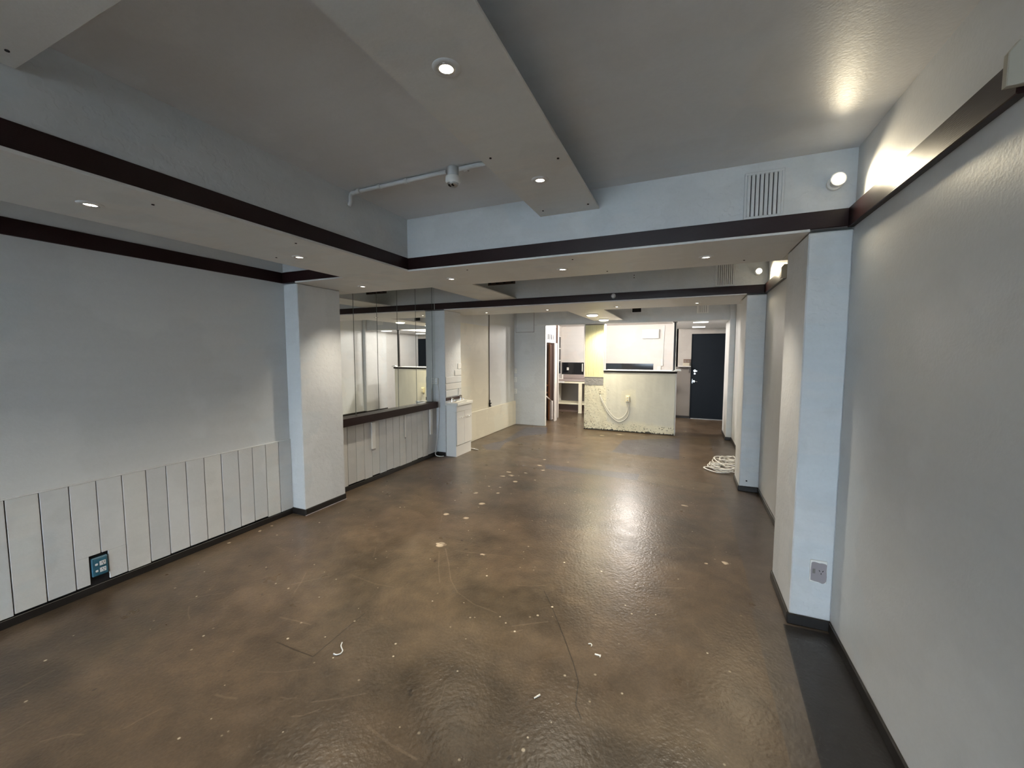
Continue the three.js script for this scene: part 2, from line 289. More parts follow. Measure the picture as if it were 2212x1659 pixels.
// beams
const beam = (geo, label) => { const b = thing('ceiling_beam', label, 'beam', [0, 0, 0], null, 'structure'); part('concrete', geo, M.concretePaint, b); return b; };
const screw = (x, y, z, b) => part('screw', cyl([x, y, z], [x, y - 0.003, z], 0.006, 0.006, 8), M.blackGap, b);
const BL = beam(bx(xBL, xBR, yB, yC, z1, zFront), 'long white beam with two downlights beside the wainscot wall');
part('soffit_board', bx(xBL - 0.003, xBR + 0.022, yS, yB, z1 + 0.0225, zFront, 0.002), M.soffitPaint, BL); screw(-2.19, yS, -1.06, BL); screw(-2.6, yS, -1.95, BL); screw(-2.16, yS, -1.75, BL);
const B1 = beam(bx(xL, xR, yB, yC, z1b, z1), 'nearer white cross beam with four downlights and a slotted vent');
part('soffit_board', [bx(xLp, xRp, yS, yB, z1b, z1 + 0.022, 0.002), bx(xL, xLp, yS, yB, z1b, z1p), bx(xRp, xR, yS, yB, z1b, z1p)], M.soffitPaint, B1); screw(-.75, yS, -2.8, B1); screw(-1.6, yS, -2.82, B1); screw(.35, yS, -3.3, B1); screw(-.6, yS, -3.3, B1);
const B2 = beam(bx(xL, xR, yB, yC, z2b, z2), 'farther white cross beam carrying a dark board and slotted vent');
part('soffit_board', [bx(xLp, xRp, yS, yB, z2b, z2 + 0.022, 0.002), bx(xL, xLp, yS, yB, z2b, z2p), bx(xRp, xR, yS, yB, z2b, z2p)], M.soffitPaint, B2);
for (const [x, y] of [[-.62, 2.5], [-.62, 2.53]]) part('screw_hole', cyl([x, y, z2 - .002], [x, y, z2 + 0.001], 0.006, 0.006, 8), M.blackGap, B2);
{ // broken-out recess with pipe ends, above the hanging panel
  const h = sub('broken_recess', B2);
  part('recess_face', bx(-2.62, -2.20, 2.535, 2.605, z2, z2 + 0.004, 0.001), M.stairDark, h);
  [-2.58, -2.47, -2.36, -2.24].forEach((x) => part('pipe_end', cyl([x, 2.568, z2 + 0.004], [x, 2.568, z2 + 0.03], 0.02, 0.02, 14), M.blackGap, h));
}
// dark timber boards round the coffers (8 pieces)
const T = 0.018, trim = (n, geo, label) => struct('trim_' + n, geo, M.darkTimber, label, 'trim');
trim(1, bx(xBR, xBR + T, yB, yT, z1 + T, zFront, 0.002), 'dark timber board along the long beam above its downlights');
trim(2, bx(xBR, xR - 0.03, yB, yT, z1, z1 + T, 0.002), 'dark timber board across the nearer cross beam under the vent');
trim(3, bx(xR - 0.03, xR, yB - 0.006, yT + 0.004, z1, -1.514, 0.003), 'glossy dark timber rail on the smooth wall beside the camera');
trim(4, bx(xL, xL + T, yB - 0.008, yT - 0.002, z1 + T, zFront, 0.002), 'dark timber board high on the wainscot wall');
trim(5, bx(xL, xBL, yB - 0.006, yT, z1, z1 + T, 0.002), 'short dark timber board over the pillar beside the mirror bay');
trim(6, bx(xBL - T, xBL, yB, yT, z1 + T, zFront, 0.002), 'dark timber board on the wainscot side of the long beam');
trim(7, bx(xL + 0.02, xR - 0.03, yB, yT, z2, z2 + T, 0.002), 'dark timber board across the farther cross beam');
trim(8, bx(xR - 0.03, xR, yB - 0.006, yT + 0.004, z2, -4.242, 0.003), 'dark timber rail on the wall between the two cross beams');
// hanging panels in the coffers
const panel = (geo, label, holes = []) => { const p = thing('hanging_panel', label, 'ceiling panel', [0, 0, 0], null, 'structure'); part('board', geo, M.soffitPaint, p); for (const h of holes) screw(...h, p); return p; };
const yP1 = 2.508;
panel(bx(-0.957, -0.552, yP1, yP1 + 0.014, z1, 1.2, 0.002), 'long hanging ceiling panel with two downlights ending at the nearer beam', [[-.9, yP1, -1.82], [-.6, yP1, -1.95], [-.9, yP1, -2.6], [-.6, yP1, -2.6]]);
panel(bx(xBR, -0.957, yP1, yP1 + 0.014, -0.647, -0.1, 0.002), 'crosswise hanging ceiling panel at the top corner of the view', [[-1.98, yP1, -.6]]);
panel(bx(-2.70, -2.18, 2.325, 2.339, z2, z1b, 0.002), 'hanging ceiling panel between the beams below the broken recess');
panel(bx(-1.76, -1.19, 2.247, 2.261, zF, z2b, 0.002), 'hanging ceiling panel with two bright disc lights before the kitchen');
// partition to the kitchen: end wall, header, stub wall with the stair doorway
{
  const w = thing('wall_back', 'white end wall with a header over the kitchen counter opening', 'wall', [0, 0, zF], null, 'structure');
  part('plaster', bx(xL, -2.80, 0, yH, zF - 0.06, zF, 0.004), M.concretePaint, w);
  part('header', bx(xL, xR, yH, yC, zF - 0.16, zF, 0.004), M.concretePaint, w);
  part('header_edge', bx(-3.0, .6, yH - 0.006, yH + 0.012, zF, zF + 0.008, 0.002), M.soffitPaint, w);
  const s = sub('stub_wall', w);
  part('lintel', bx(-2.90, -2.80, 1.825, 2.34, -9.06, zF - 0.06, 0.003), M.kitchenWall, s);
  part('jamb', bx(-2.825, -2.795, 0, 1.825, -9.16, -9.0, 0.003), M.kitchenWall, s);
  part('jamb', bx(-2.90, -2.80, 0, 1.825, zF - 0.075, zF - 0.06, 0.003), M.kitchenWall, s);
}
struct('wall_kitchen', [bx(-3.5, -0.20, 0, 2.34, zK - 0.15, zK), bx(-3.5, -3.25, 0, 2.34, zK, -9.5), bx(-0.27, -0.20, 0, 2.34, zK, zD), bx(-3.25, -2.9, 0, 2.34, -9.65, -9.55)], M.kitchenWall, 'brightly lit white kitchen wall behind the counter', 'wall');
struct('ceiling_kitchen', [bx(-3.6, -0.27, 2.34, 2.5, zK - 0.15, zF - 0.16), bx(-0.275, -0.235, yH, 2.34, zD, zF - 0.16, 0.01)], M.kitchenWall, 'white kitchen ceiling hidden above the header', 'ceiling');
struct('ceiling_passage', bx(-0.235, 0.99, yH, 2.5, zD - 0.15, zF - 0.16), M.ceilingPaint, 'grey-white passage ceiling with two slim lights before the dark door', 'ceiling');
struct('wall_passage', [bx(-0.27, 0.12, 0, yH, zD - 0.15, zD), bx(0.12, 0.99, 2.05, yH, zD - 0.15, zD), bx(0.12, .99, 0, 2.05, zD - 0.15, zD - 0.1)], M.shadedCream, 'cream wall with passage dimness put into its colour, around the dark door', 'wall');
{ // shopfront behind the viewpoint, where the daylight comes from
  const w = thing('wall_front', 'white street wall with wide shopfront openings', 'wall', [0, 0, zFront], null, 'structure');
  part('plaster', [bx(xL, xR, 0, 0.3, zFront, ZE), bx(xL, xR, 2.3, yC, zFront, ZE), bx(xL, -2.9, 0.3, 2.3, zFront, ZE), bx(0.3, xR, 0.3, 2.3, zFront, ZE), bx(-1.35, -1.25, 0.3, 2.3, zFront, ZE)], M.wallPaint, w);
  [[-2.9, -1.35], [-1.25, 0.3]].forEach(([a, b], i) => {
    const v = thing('window_' + (i + 1), i ? 'shopfront window nearer the smooth wall' : 'shopfront window nearer the wainscot wall', 'window', [(a + b) / 2, 0.3, zFront], null, 'structure');
    part('frame', [bx(a, b, .3, .34, zFront + .05, zFront + .1), bx(a, b, 2.26, 2.3, zFront + .05, zFront + .1), bx(a, a + .04, .34, 2.26, zFront + .05, zFront + .1), bx(b - .04, b, .34, 2.26, zFront + .05, zFront + .1)], M.aluminium, v);
    part('pane', bx(a + .04, b - .04, .34, 2.26, zFront + .072, zFront + .078), M.glass, v);
  });
  struct('pavement', bx(-30, 30, -0.3, -0.15, ZE, 40), M.pavement, 'grey street pavement outside the shopfront', 'pavement');
}
// baseboards: black vinyl with a rough upper edge
{
  const t = 0.012, e = 0.005, bb = (xa, xb, za, zb, h = yBase) => bx(xa, xb, 0, h, za, zb, e);
  struct('baseboard_right', [bb(xR - t, xR, z1 + t, zFront), bb(xRp - t, xR, z1, z1 + t), bb(xRp - t, xRp, z1p, z1), bb(xR - t, xR, z2 + t, z1p), bb(xRp - t + .003, xR, z2, z2 + t), bb(xRp - t + .003, xRp + .003, z2p, z2), bb(xR - t, xR, -8.24 + t, z2p), bb(.694 - t, xR, -8.24, -8.24 + t), bb(.694 - t, .694, -9.05, -8.24)], M.baseVinyl, 'black coved skirting along the smooth wall and its pillars', 'skirting');
  struct('baseboard_left', [bb(xL, xLp + t, z1, z1 + t), bb(xLp, xLp + t, z1p, z1), bb(xL + .018, xL + .023, z1 + t, zFront, .05), bb(xL + .018, xL + .023, z2 + .002, z1p, .05), bb(xL + .023, xLp, z2, z2 + t)], M.baseVinyl, 'black skirting under the wainscot boards and pillar', 'skirting');
  struct('trim_9', bx(xLp + t, xLp + t + .006, 0, .006, z1p, z1 + .01, .001), M.mauveGrey, 'thin pale line of paint along the pillar skirting by the mirror bay', 'trim');
}

// ------------------------------------------------------------------ lights
function downlight(at, label, power = DOWN, group = 'recessed downlights') {
  const t = thing('downlight', label, 'downlight', at, group), [x, y, z] = at;
  part('bezel', lathe([[0.030, 0.0], [0.030, -0.004], [0.036, -0.007], [0.045, -0.004], [0.047, 0.0]], at), M.soffitPaint, t);
  part('gimbal', lathe([[0.024, -0.001], [0.024, -0.006], [0.029, -0.006], [0.029, -0.001]], at), M.chrome, t);
  part('lamp', lathe([[0.0001, -0.0045], [0.016, -0.004], [0.0235, -0.002], [0.0235, -0.0005]], at), M.lampGlow, t);
  spot([x, y - 0.012, z], [x, 0, z], power, 0.88, 1.0);
}
const G0 = 'downlights in the long beam', G1 = 'downlights in the nearer cross beam', G2 = 'downlights in the farther cross beam', G3 = 'downlights in the long hanging panel';
downlight([-2.441, yS, -0.949], 'recessed downlight in the long beam, nearer the camera', DOWN, G0);
downlight([-2.441, yS, -2.001], 'recessed downlight in the long beam, nearer the cross beam', DOWN, G0);
['recessed downlight in the nearer cross beam, closest to the mirror', 'recessed downlight in the nearer cross beam, second from the mirror', 'recessed downlight in the nearer cross beam, third from the mirror', 'recessed downlight in the nearer cross beam, closest to the vented end'].forEach((l, i) => downlight([-2.918 + i * 1.006, yS, -3.09], l, DOWN, G1));
['recessed downlight in the farther cross beam, above the basin cabinet', 'recessed downlight in the farther cross beam, second from the basin', 'recessed downlight in the farther cross beam, third from the basin', 'recessed downlight in the farther cross beam, closest to the dark door'].forEach((l, i) => downlight([-2.92 + i * 1.007, yS, -5.75], l, DOWN, G2));
downlight([-0.76, yP1, -1.209], 'recessed downlight in the long hanging panel, nearer the camera', DOWN, G3);
downlight([-0.76, yP1, -2.144], 'recessed downlight in the long hanging panel, beside the vented beam', DOWN, G3);
[[-6.93, 'bright round disc light under the kitchen panel, farther from the counter'], [-7.97, 'bright round disc light under the kitchen panel, closer to the counter']].forEach(([z, l]) => {
  const at = [-1.5, 2.247, z], t = thing('disc_light', l, 'ceiling light', at, 'disc lights before the kitchen');
  part('housing', lathe([[0.0001, 0], [0.1, 0], [0.1, -0.012], [0.092, -0.016]], at), M.whitePlastic, t);
  part('diffuser', lathe([[0.0001, -0.04], [0.07, -0.036], [0.09, -0.026], [0.092, -0.012]], at), M.discGlow, t);
  spot([at[0], at[1] - 0.05, z], [at[0], 0, z], DOWN * 2.5, 1.3, 1, col(1, .9, .66), 4);
});
// adjustable spotlights on the cross beams in the corner by the smooth wall
[[z1, 'glaring corner spotlight on the nearer cross beam beside the vent'], [z2, 'glaring corner spotlight on the farther cross beam beside the vent']].forEach(([zz, l], i) => {
  const at = [0.69, 2.462, zz], t = thing('spotlight', l, 'spotlight', at, 'corner spotlights');
  part('mount', cyl([0.69, 2.462, zz], [0.69, 2.462, zz + 0.02], 0.035, 0.035, 20), M.whitePlastic, t);
  part('housing', cyl([0.69, 2.462, zz + 0.02], [0.69, 2.462, zz + 0.075], 0.024, 0.034, 20), M.whitePlastic, t);
  part('lamp', cyl([0.69, 2.462, zz + 0.075], [0.69, 2.462, zz + 0.08], 0.027, 0.024, 20), M.lampGlow, t);
  spot([0.69, 2.462, zz + 0.088], [0.62, 1.15, zz + 2.0], 1.9, 1.2, 0.8, col(1, .86, .6), 1.4);
});
// slim passage lights
[[-8.52, 'slim white ceiling light in the passage, nearer the header'], [-10.0, 'slim white ceiling light in the passage, nearer the dark door']].forEach(([z, l]) => {
  const t = thing('slim_light', l, 'ceiling light', [.225, yH, z], 'slim passage lights');
  part('housing', bx(.09, .36, yH - .012, yH, z - .06, z + .06, .003), M.whitePlastic, t);
  part('diffuser', bx(.095, .355, yH - .022, yH - .012, z - .055, z + .055, .004), M.tubeGlow, t);
  spot([.225, yH - .03, z], [.225, 0, z], 0.22, 1.2, 1, col(1, .95, .88), 4);
});
// kitchen battens behind the header
[[-1.93, 'fluorescent batten behind the header, above the bench'], [-1.08, 'fluorescent batten behind the header, above the counter']].forEach(([x, l]) => {
  const t = thing('fluorescent_light', l, 'ceiling light', [x, 2.34, -8.85], 'kitchen battens');
  part('batten', bx(x - .4, x + .4, 2.31, 2.34, -8.89, -8.81, .004), M.whitePlastic, t);
  part('tube', cyl([x - .39, 2.296, -8.85], [x + .39, 2.296, -8.85], .013, .013, 12), M.tubeGlow, t);
  const p = new THREE.PointLight(col(1, .93, .86), 9.0, 0, 2); p.position.set(x, 2.25, -8.85); p.castShadow = true; p.shadow.radius = 3; scene.add(p);
});

// ------------------------------------------------------------------ vents, hatch, conduit
function slotVent(x0, x1, y0, y1, z, n, label, m = M.concretePaint) {
  const v = thing('vent', label, 'vent', [(x0 + x1) / 2, y0, z], 'slotted wall vents');
  part('backing', bx(x0 + .004, x1 - .004, y0 + .004, y1 - .004, z, z + .003), M.blackGap, v);
  const w = (x1 - x0) / n;
  part('frame', [bx(x0 - .012, x1 + .012, y0 - .012, y0 + .004, z, z + .012, .003), bx(x0 - .012, x1 + .012, y1 - .004, y1 + .012, z, z + .012, .003), bx(x0 - .012, x0 + .002, y0, y1, z, z + .012, .003), bx(x1 - .002, x1 + .012, y0, y1, z, z + .012, .003)], m, v);
  for (let i = 0; i < n; i++) part('slat', bx(x0 + i * w + .0022, x0 + (i + 1) * w - .0022, y0, y1, z + .002, z + .013, .003), m, v);
}
slotVent(0.285, 0.455, 2.338, 2.572, z1, 8, 'white slotted vent on the nearer cross beam');
slotVent(0.281, 0.463, 2.345, 2.575, z2, 9, 'white slotted vent on the farther cross beam');
slotVent(0.157, 0.332, 2.335, 2.494, zF, 6, 'small white slotted vent on the kitchen header', M.laminate);
{
  const v = thing('exhaust_vent', 'square black vent opening with white frame on kitchen header', 'vent', [-.926, 2.38, zF]);
  part('opening', bx(-1.01, -.842, 2.39, 2.49, zF, zF + .004), M.blackGap, v);
  part('frame', [bx(-1.03, -.822, 2.365, 2.39, zF, zF + .014, .003), bx(-1.03, -.822, 2.49, 2.51, zF, zF + .014, .003), bx(-1.03, -1.01, 2.39, 2.49, zF, zF + .014, .003), bx(-.842, -.822, 2.39, 2.49, zF, zF + .014, .003)], M.concretePaint, v);
  const h = thing('access_hatch', 'flush painted access hatch high on the end wall', 'hatch', [-3.28, 2.05, zF]);
  part('gap_frame', [bx(-3.495, -3.061, 2.046, 2.052, zF, zF + .002), bx(-3.495, -3.061, 2.462, 2.468, zF, zF + .002), bx(-3.495, -3.489, 2.05, 2.464, zF, zF + .002), bx(-3.067, -3.061, 2.05, 2.464, zF, zF + .002)], M.stairDark, h);
  part('door', bx(-3.489, -3.067, 2.052, 2.462, zF, zF + .008, .003), M.concretePaint, h);
}
{
  const zc = -2.08, yc = yC - 0.016, c = thing('conduit', 'white ceiling conduit with clips and an elbow into the beam', 'conduit', [-1.5, yC, zc]);
  part('pipe', [cyl([-0.9, yc, zc], [-1.225, yc, zc], .0125), cyl([-1.315, yc, zc - .002], [-2.03, yc, zc - .02], .0125)], M.boardA, c);
  part('elbow', tube([[-2.03, yc, zc - .02], [-2.058, yc - .002, zc - .022], [-2.068, yc - .02, zc - .022], [-2.07, yc - .055, zc - .022], [-2.085, yc - .075, zc - .022]], .013, 24, 12), M.boardA, c);
  for (const x of [-1.62, -1.83, -2.0, -1.2]) part('clip', cyl([x, yc, zc - .012], [x + .022, yc, zc - .012], .017, .017, 14), M.boardC, c);
  const d = thing('smoke_detector', 'white round detector hanging from the ceiling conduit', 'detector', [-1.27, yC, zc]);
  part('base', lathe([[.0001, 0], [.033, 0], [.033, -.045], [.036, -.05]], [-1.27, yC, zc]), M.boardA, d);
  part('head', lathe([[.036, -.05], [.043, -.054], [.043, -.08], [.038, -.088], [.033, -.09]], [-1.27, yC, zc]), M.whitePlastic, d);
  part('grille', lathe([[.033, -.088], [.03, -.098], [.022, -.105], [.0001, -.106]], [-1.27, yC, zc]), M.steel, d);
  part('slot', [bx(-1.286, -1.277, yC - .108, yC - .1, zc + .008, zc + .026), bx(-1.265, -1.256, yC - .108, yC - .1, zc + .008, zc + .026)], M.blackGap, d);
}
{
  const k = thing('sensor_knob', 'small grey round sensor on the farther dark board', 'sensor', [-.862, 2.29, z2 + T]);
  part('base', cyl([-.862, 2.29, z2 + T], [-.862, 2.29, z2 + T + .012], .03, .028, 18), M.steel, k); part('dome', ball([-.862, 2.292, z2 + T + .012], .026, 1, 1, .8), M.silver, k);
}
// small boxes closing the ends of the wall rails
[[-4.172, 'beige box on the wall at the end of the farther rail', 2.231, .064], [-1.492, 'beige box on the wall at the edge of the view', 2.246, .016]].forEach(([z, l, y0, dp]) => {
  const h = .105, b = thing('rail_box', l, 'box', [xR, y0, z], 'beige boxes at the rail ends'), s = new THREE.Shape([[-.058, 0], [-.003, 0], [-.003, h], [-.04, h], [-.058, h - .025]].map(([a, c]) => new THREE.Vector2(a, c)));
  const g = new THREE.ExtrudeGeometry(s, { depth: dp, bevelEnabled: true, bevelSize: .002, bevelThickness: .002, bevelSegments: 1 }); g.translate(xR, y0, z - dp - .003);
  part('case', worldUV(plain(g)), M.tanBox, b);
  part('screw', cyl([xR - .02, y0 + h * .62, z - .001], [xR - .02, y0 + h * .62, z + .002], .005, .005, 10), M.steel, b);
});

// ------------------------------------------------------------------ mirror bay
{
  const x = xL, m = thing('wall_mirror', 'five tall mirror panels above the dark sill', 'mirror', [x, .85, -4.2]);
  const zs = [z1p, -3.572, -3.956, -4.338, -4.732, -5.135];
  for (let i = 0; i < 5; i++) {
    const p = part('mirror_panel', bx(x + .004, x + .0095, .846, 2.58, zs[i + 1] + .002, zs[i] - .002, .001), M.mirror, m);
    void p;
  }
  part('mirror_panel', bx(x + .004, x + .0095, .846, 2.58, z2 + .002, -5.137, .001), M.mirror, m);
  part('backing', bx(x, x + .004, .846, 2.58, z2 + .001, z1p - .001), M.mirrorEdge, m);
  for (const z of [...zs.slice(1)]) part('joint_strip', bx(x + .004, x + .011, .846, 2.58, z - .0032, z + .0032), M.mirrorEdge, m);
  solo('mirror_sill', bx(x, -3.435, .757, .846, -5.13, z1p, .004), M.darkTimber, 'dark brown timber sill below the mirror panels', 'sill');
  // cover strips and fittings on the boards
  const xb = xL + .0205;
  const strip = (z, y0, y1, w, d, label, foot) => { const s = thing('cable_cover', label, 'cable cover', [xb, y0, z], 'cable covers on the mirror bay boards'); part('cover', bx(xb, xb + d, y0, y1, z - w / 2, z + w / 2, .003), M.whitePlastic, s); if (foot) part('end_clip', bx(xb, xb + d + .004, y0 - .018, y0, z - w * .35, z + w * .35, .003), M.steel, s); };
  strip(-3.82, .405, .735, .06, .024, 'wide white cable cover on the mirror bay boards', true);
  strip(-4.44, .43, .735, .022, .012, 'thin white cable cover mid way along the mirror bay boards', true);
  strip(-5.04, .36, .745, .055, .022, 'white cable cover on the boards beside the basin pillar', false);
}
{
  const z = z2, o = thing('wall_socket', 'white power socket on the pillar touching the mirror edge', 'socket', [-3.5, 1.1, z]);
  part('plate', bx(xL + .012, -3.468, 1.108, 1.2, z, z + .03, .005), M.whitePlastic, o);
  for (const y of [1.135, 1.172]) part('socket_face', bx(-3.515, -3.48, y - .012, y + .012, z + .03, z + .033, .002), M.silver, o);
  const c = thing('power_cable', 'white cable hanging from the pillar socket down to the skirting', 'cable', [-3.47, 0, z]);
  part('cord', tube([[-3.475, 1.11, z + .012], [-3.462, 1.02, z + .014], [-3.458, .8, z + .018], [-3.47, .4, z + .03], [-3.49, .12, z + .07], [-3.47, .03, z + .10], [-3.41, .008, z + .07], [-3.375, .007, z + .03]], .0055, 70), M.cable, c);
  const d = thing('thin_pipe', 'thin dark pipe down the wall with black valve above boxed foot', 'pipe', [xL, .53, -7.04]);
  part('pipe', cyl([xL + .012, .66, -7.045], [xL + .012, 2.6, -7.045], .008, .008, 10), M.greyPanel, d);
  part('valve', [cyl([xL + .02, .545, -7.045], [xL + .02, .675, -7.045], .015, .012, 12), ball([xL + .022, .6, -7.045], .02), ball([xL + .022, .555, -7.045], .019)], M.blackGap, d);
  part('lever', bx(xL + .03, xL + .06, .605, .617, -7.055, -7.035, .002), M.blackGap, d); part('lever', bx(xL + .03, xL + .055, .548, .56, -7.055, -7.035, .002), M.blackGap, d);
}
// switches on the end wall
[[1.198, 'white switch with a jutting knob, top of three on the end wall', 1], [1.0, 'white socket plate, middle of three on the end wall', 0], [.741, 'white socket plate, lowest of three on the end wall', 0]].forEach(([y, l, k]) => {
  const o = thing('switch_plate', l, 'switch', [-3.5, y, zF], 'switch plates on the end wall');
  part('plate', bx(-3.53, -3.468, y - .055, y + .055, zF, zF + .012, .004), M.whitePlastic, o);
  if (k) part('knob', [cyl([-3.497, y + .01, zF + .012], [-3.497, y + .005, zF + .05], .026, .022, 16)], M.whitePlastic, o);
  else for (const s of [-1, 1]) part('rocker', bx(-3.512, -3.486, y + s * .024 - .011, y + s * .024 + .011, zF + .012, zF + .016, .002), M.silver, o);
});

// ------------------------------------------------------------------ basin cabinet
{
  const x0 = xLp + .001, x1 = -3.165, za = -5.225, zb = -5.69, v = thing('basin_cabinet', 'small white basin cabinet with two doors against the block pillar', 'cabinet', [(x0 + x1) / 2, 0, (za + zb) / 2]);
  part('carcass', [bx(x0, x1 - .018, 0, .785, za - .016, za, .002), bx(x0, x1 - .018, 0, .785, zb, zb + .016, .002), bx(x0, x1 - .02, .16, .176, zb + .016, za - .016), bx(x0, x0 + .006, 0, .785, zb + .016, za - .016)], M.laminate, v);
  part('top_rail', bx(x1 - .018, x1, .69, .785, zb, za, .002), M.laminate, v);
  part('kickboard', bx(x1 - .03, x1 - .014, 0, .165, zb + .004, za - .002, .002), M.laminate, v);
  const mid = (za + zb) / 2;
  for (const [a, b, h0, h1] of [[mid + .0015, za, -5.315, -5.43], [zb, mid - .0015, -5.51, -5.635]]) {
    const d = part('door', bx(x1 - .017, x1 + .001, .176, .686, a, b, .003), M.laminate, v);
    part('handle', tube([[x1, .598, h0], [x1 + .018, .597, h0 - .006], [x1 + .026, .594, (h0 + h1) / 2], [x1 + .018, .593, h1 + .006], [x1, .592, h1]], .0052, 30, 8), M.chrome, d);
  }
  const top = sub('basin', v), s = new THREE.Shape(), bx0 = x0, bx1 = x1 + .022, bz0 = zb - .012, bz1 = za + .014, r = .022;
  const rr = (q) => { q.moveTo(bx0, -bz1); q.lineTo(bx1 - r, -bz1); q.quadraticCurveTo(bx1, -bz1, bx1, -bz1 + r); q.lineTo(bx1, -bz0 - r); q.quadraticCurveTo(bx1, -bz0, bx1 - r, -bz0); q.lineTo(bx0, -bz0); q.lineTo(bx0, -bz1); };
  rr(s); const hole = new THREE.Path(); hole.absellipse((bx0 + bx1) / 2 + .02, -mid, .072, .15, 0, Math.PI * 2, true); s.holes.push(hole);
  const g = new THREE.ExtrudeGeometry(s, { depth: .034, bevelEnabled: true, bevelSize: .004, bevelThickness: .004, bevelSegments: 2, curveSegments: 24 }); g.rotateX(-Math.PI / 2); g.translate(0, .79, 0);
  part('rim', worldUV(plain(g)), M.ceramic, top);
  const bowl = new THREE.LatheGeometry([[.0001, -.085], [.04, -.083], [.075, -.06], [.093, -.025], [.1, .003]].map(([a, b]) => new THREE.Vector2(a, b)), 36); bowl.scale(.74, 1, 1.53); bowl.translate((bx0 + bx1) / 2 + .02, .825, mid);
  part('bowl', plain(bowl), M.ceramic, top);
  part('plug', cyl([(bx0 + bx1) / 2 - .045, .829, mid + .05], [(bx0 + bx1) / 2 - .045, .835, mid + .05], .02, .018, 14), M.greyPanel, top);
  for (const z of [mid + .13, mid - .13]) {
    const t = sub('tap', v), x = x0 + .04;
    part('stem', [cyl([x, .828, z], [x, .872, z], .013, .01, 14), tube([[x, .852, z], [x + .03, .862, z - .004], [x + .05, .858, z - .008], [x + .056, .846, z - .009]], .0075, 20, 8)], M.chrome, t);
    part('cross_handle', [cyl([x - .024, .882, z], [x + .024, .882, z], .006, .006, 8), cyl([x, .882, z - .024], [x, .882, z + .024], .006, .006, 8), ball([x, .884, z], .011)], M.chrome, t);
  }
  solo('timber_strip', bx(xLp, xLp + .016, .854, .899, z2p, z2 - .004, .003), M.darkTimberV, 'dark timber strip on the pillar just above the basin', 'timber strip');
  const f = thing('tap_stub', 'small capped water pipe standing on the timber strip', 'pipe', [xLp + .018, .9, -5.56]);
  part('pipe', tube([[xLp + .012, .899, -5.57], [xLp + .014, .95, -5.57], [xLp + .022, .98, -5.575], [xLp + .022, 1.01, -5.575]], .006, 20), M.boardC, f); part('cap', ball([xLp + .022, 1.015, -5.575], .009), M.steel, f);
  const c = thing('loose_cable', 'short loose white cable end poking out beside the basin cabinet', 'cable', [-3.25, 0, zb - .06]);
  part('cord', [tube([[-3.32, .05, zb - .02], [-3.26, .03, zb - .05], [-3.16, .012, zb - .07], [-3.08, .008, zb - .06]], .007, 30), tube([[-3.33, .02, zb - .03], [-3.25, .012, zb - .07], [-3.17, .009, zb - .11]], .006, 30)], M.cable, c);
}

// ------------------------------------------------------------------ power points near the floor
{
  const z0 = -1.322, z1_ = -1.242, x = xL + .004, o = thing('power_point', 'blue-filmed double power point in a black cut-out of the wainscot', 'power point', [x, .1, -1.28]);
  part('black_surround', bx(x, x + .003, .02, .252, -1.33, -1.233), M.blackGap, o);
  part('plate', bx(x + .003, x + .022, .106, .23, z0, z1_, .004), M.blueFilm, o);
  part('inner_face', bx(x + .022, x + .024, .114, .222, z0 + .004, z1_ - .010, .001), M.blueFilm, o);
  for (const y of [.142, .186]) { part('switch', bx(x + .024, x + .028, y - .007, y + .007, z1_ - .028, z1_ - .014, .002), M.silver, o);
    part('socket', bx(x + .024, x + .026, y - .014, y + .016, z0 + .012, z1_ - .036, .001), M.silver, o);
    for (const [a, b] of [[-.006, .006], [.006, .006], [0, -.006]]) part('slot', bx(x + .026, x + .0265, y + b - .004, y + b + .004, -1.297 + a - .0015, -1.297 + a + .0015), M.blackGap, o); }
}
{
  const z = z1 + .0, o = thing('power_point', 'mauve-grey power point with torn white edge on the pillar foot', 'power point', [.718, .275, z]);
  part('plate', bx(.678, .758, .274, .402, z, z + .009, .003), M.whitePlastic, o);
  const s = new THREE.Shape(), pts = [[.683, .285], [.7, .281], [.72, .279], [.738, .273], [.748, .278], [.756, .292], [.757, .315], [.754, .35], [.755, .383], [.748, .389], [.735, .391], [.72, .389], [.7, .393], [.688, .391], [.684, .384], [.682, .34]];
  pts.forEach(([a, b], i) => (i ? s.lineTo(a, b) : s.moveTo(a, b)));
  const g = new THREE.ExtrudeGeometry(s, { depth: .0015, bevelEnabled: false }); g.translate(0, 0, z + .009); part('face_film', worldUV(plain(g)), M.mauveGrey, o);
  part('switch', bx(.69, .703, .327, .352, z + .0105, z + .013, .001), M.greyPanel, o);
  for (const [x, y, a] of [[.722, .345, .5], [.738, .345, -.5], [.73, .33, 0]]) { const q = bx(-.0016, .0016, -.0045, .0045, 0, .0008); q.rotateZ(a); q.translate(x, y, z + .0105); part('slot', q, M.blackGap, o); }
  const h = thing('wall_bolt', 'tiny dark fixing near the foot of the pillar by the cable coil', 'fixing', [.667, .124, z2]);
  part('cap', bx(.659, .676, .117, .13, z2, z2 + .008, .002), M.blackGap, h);
}

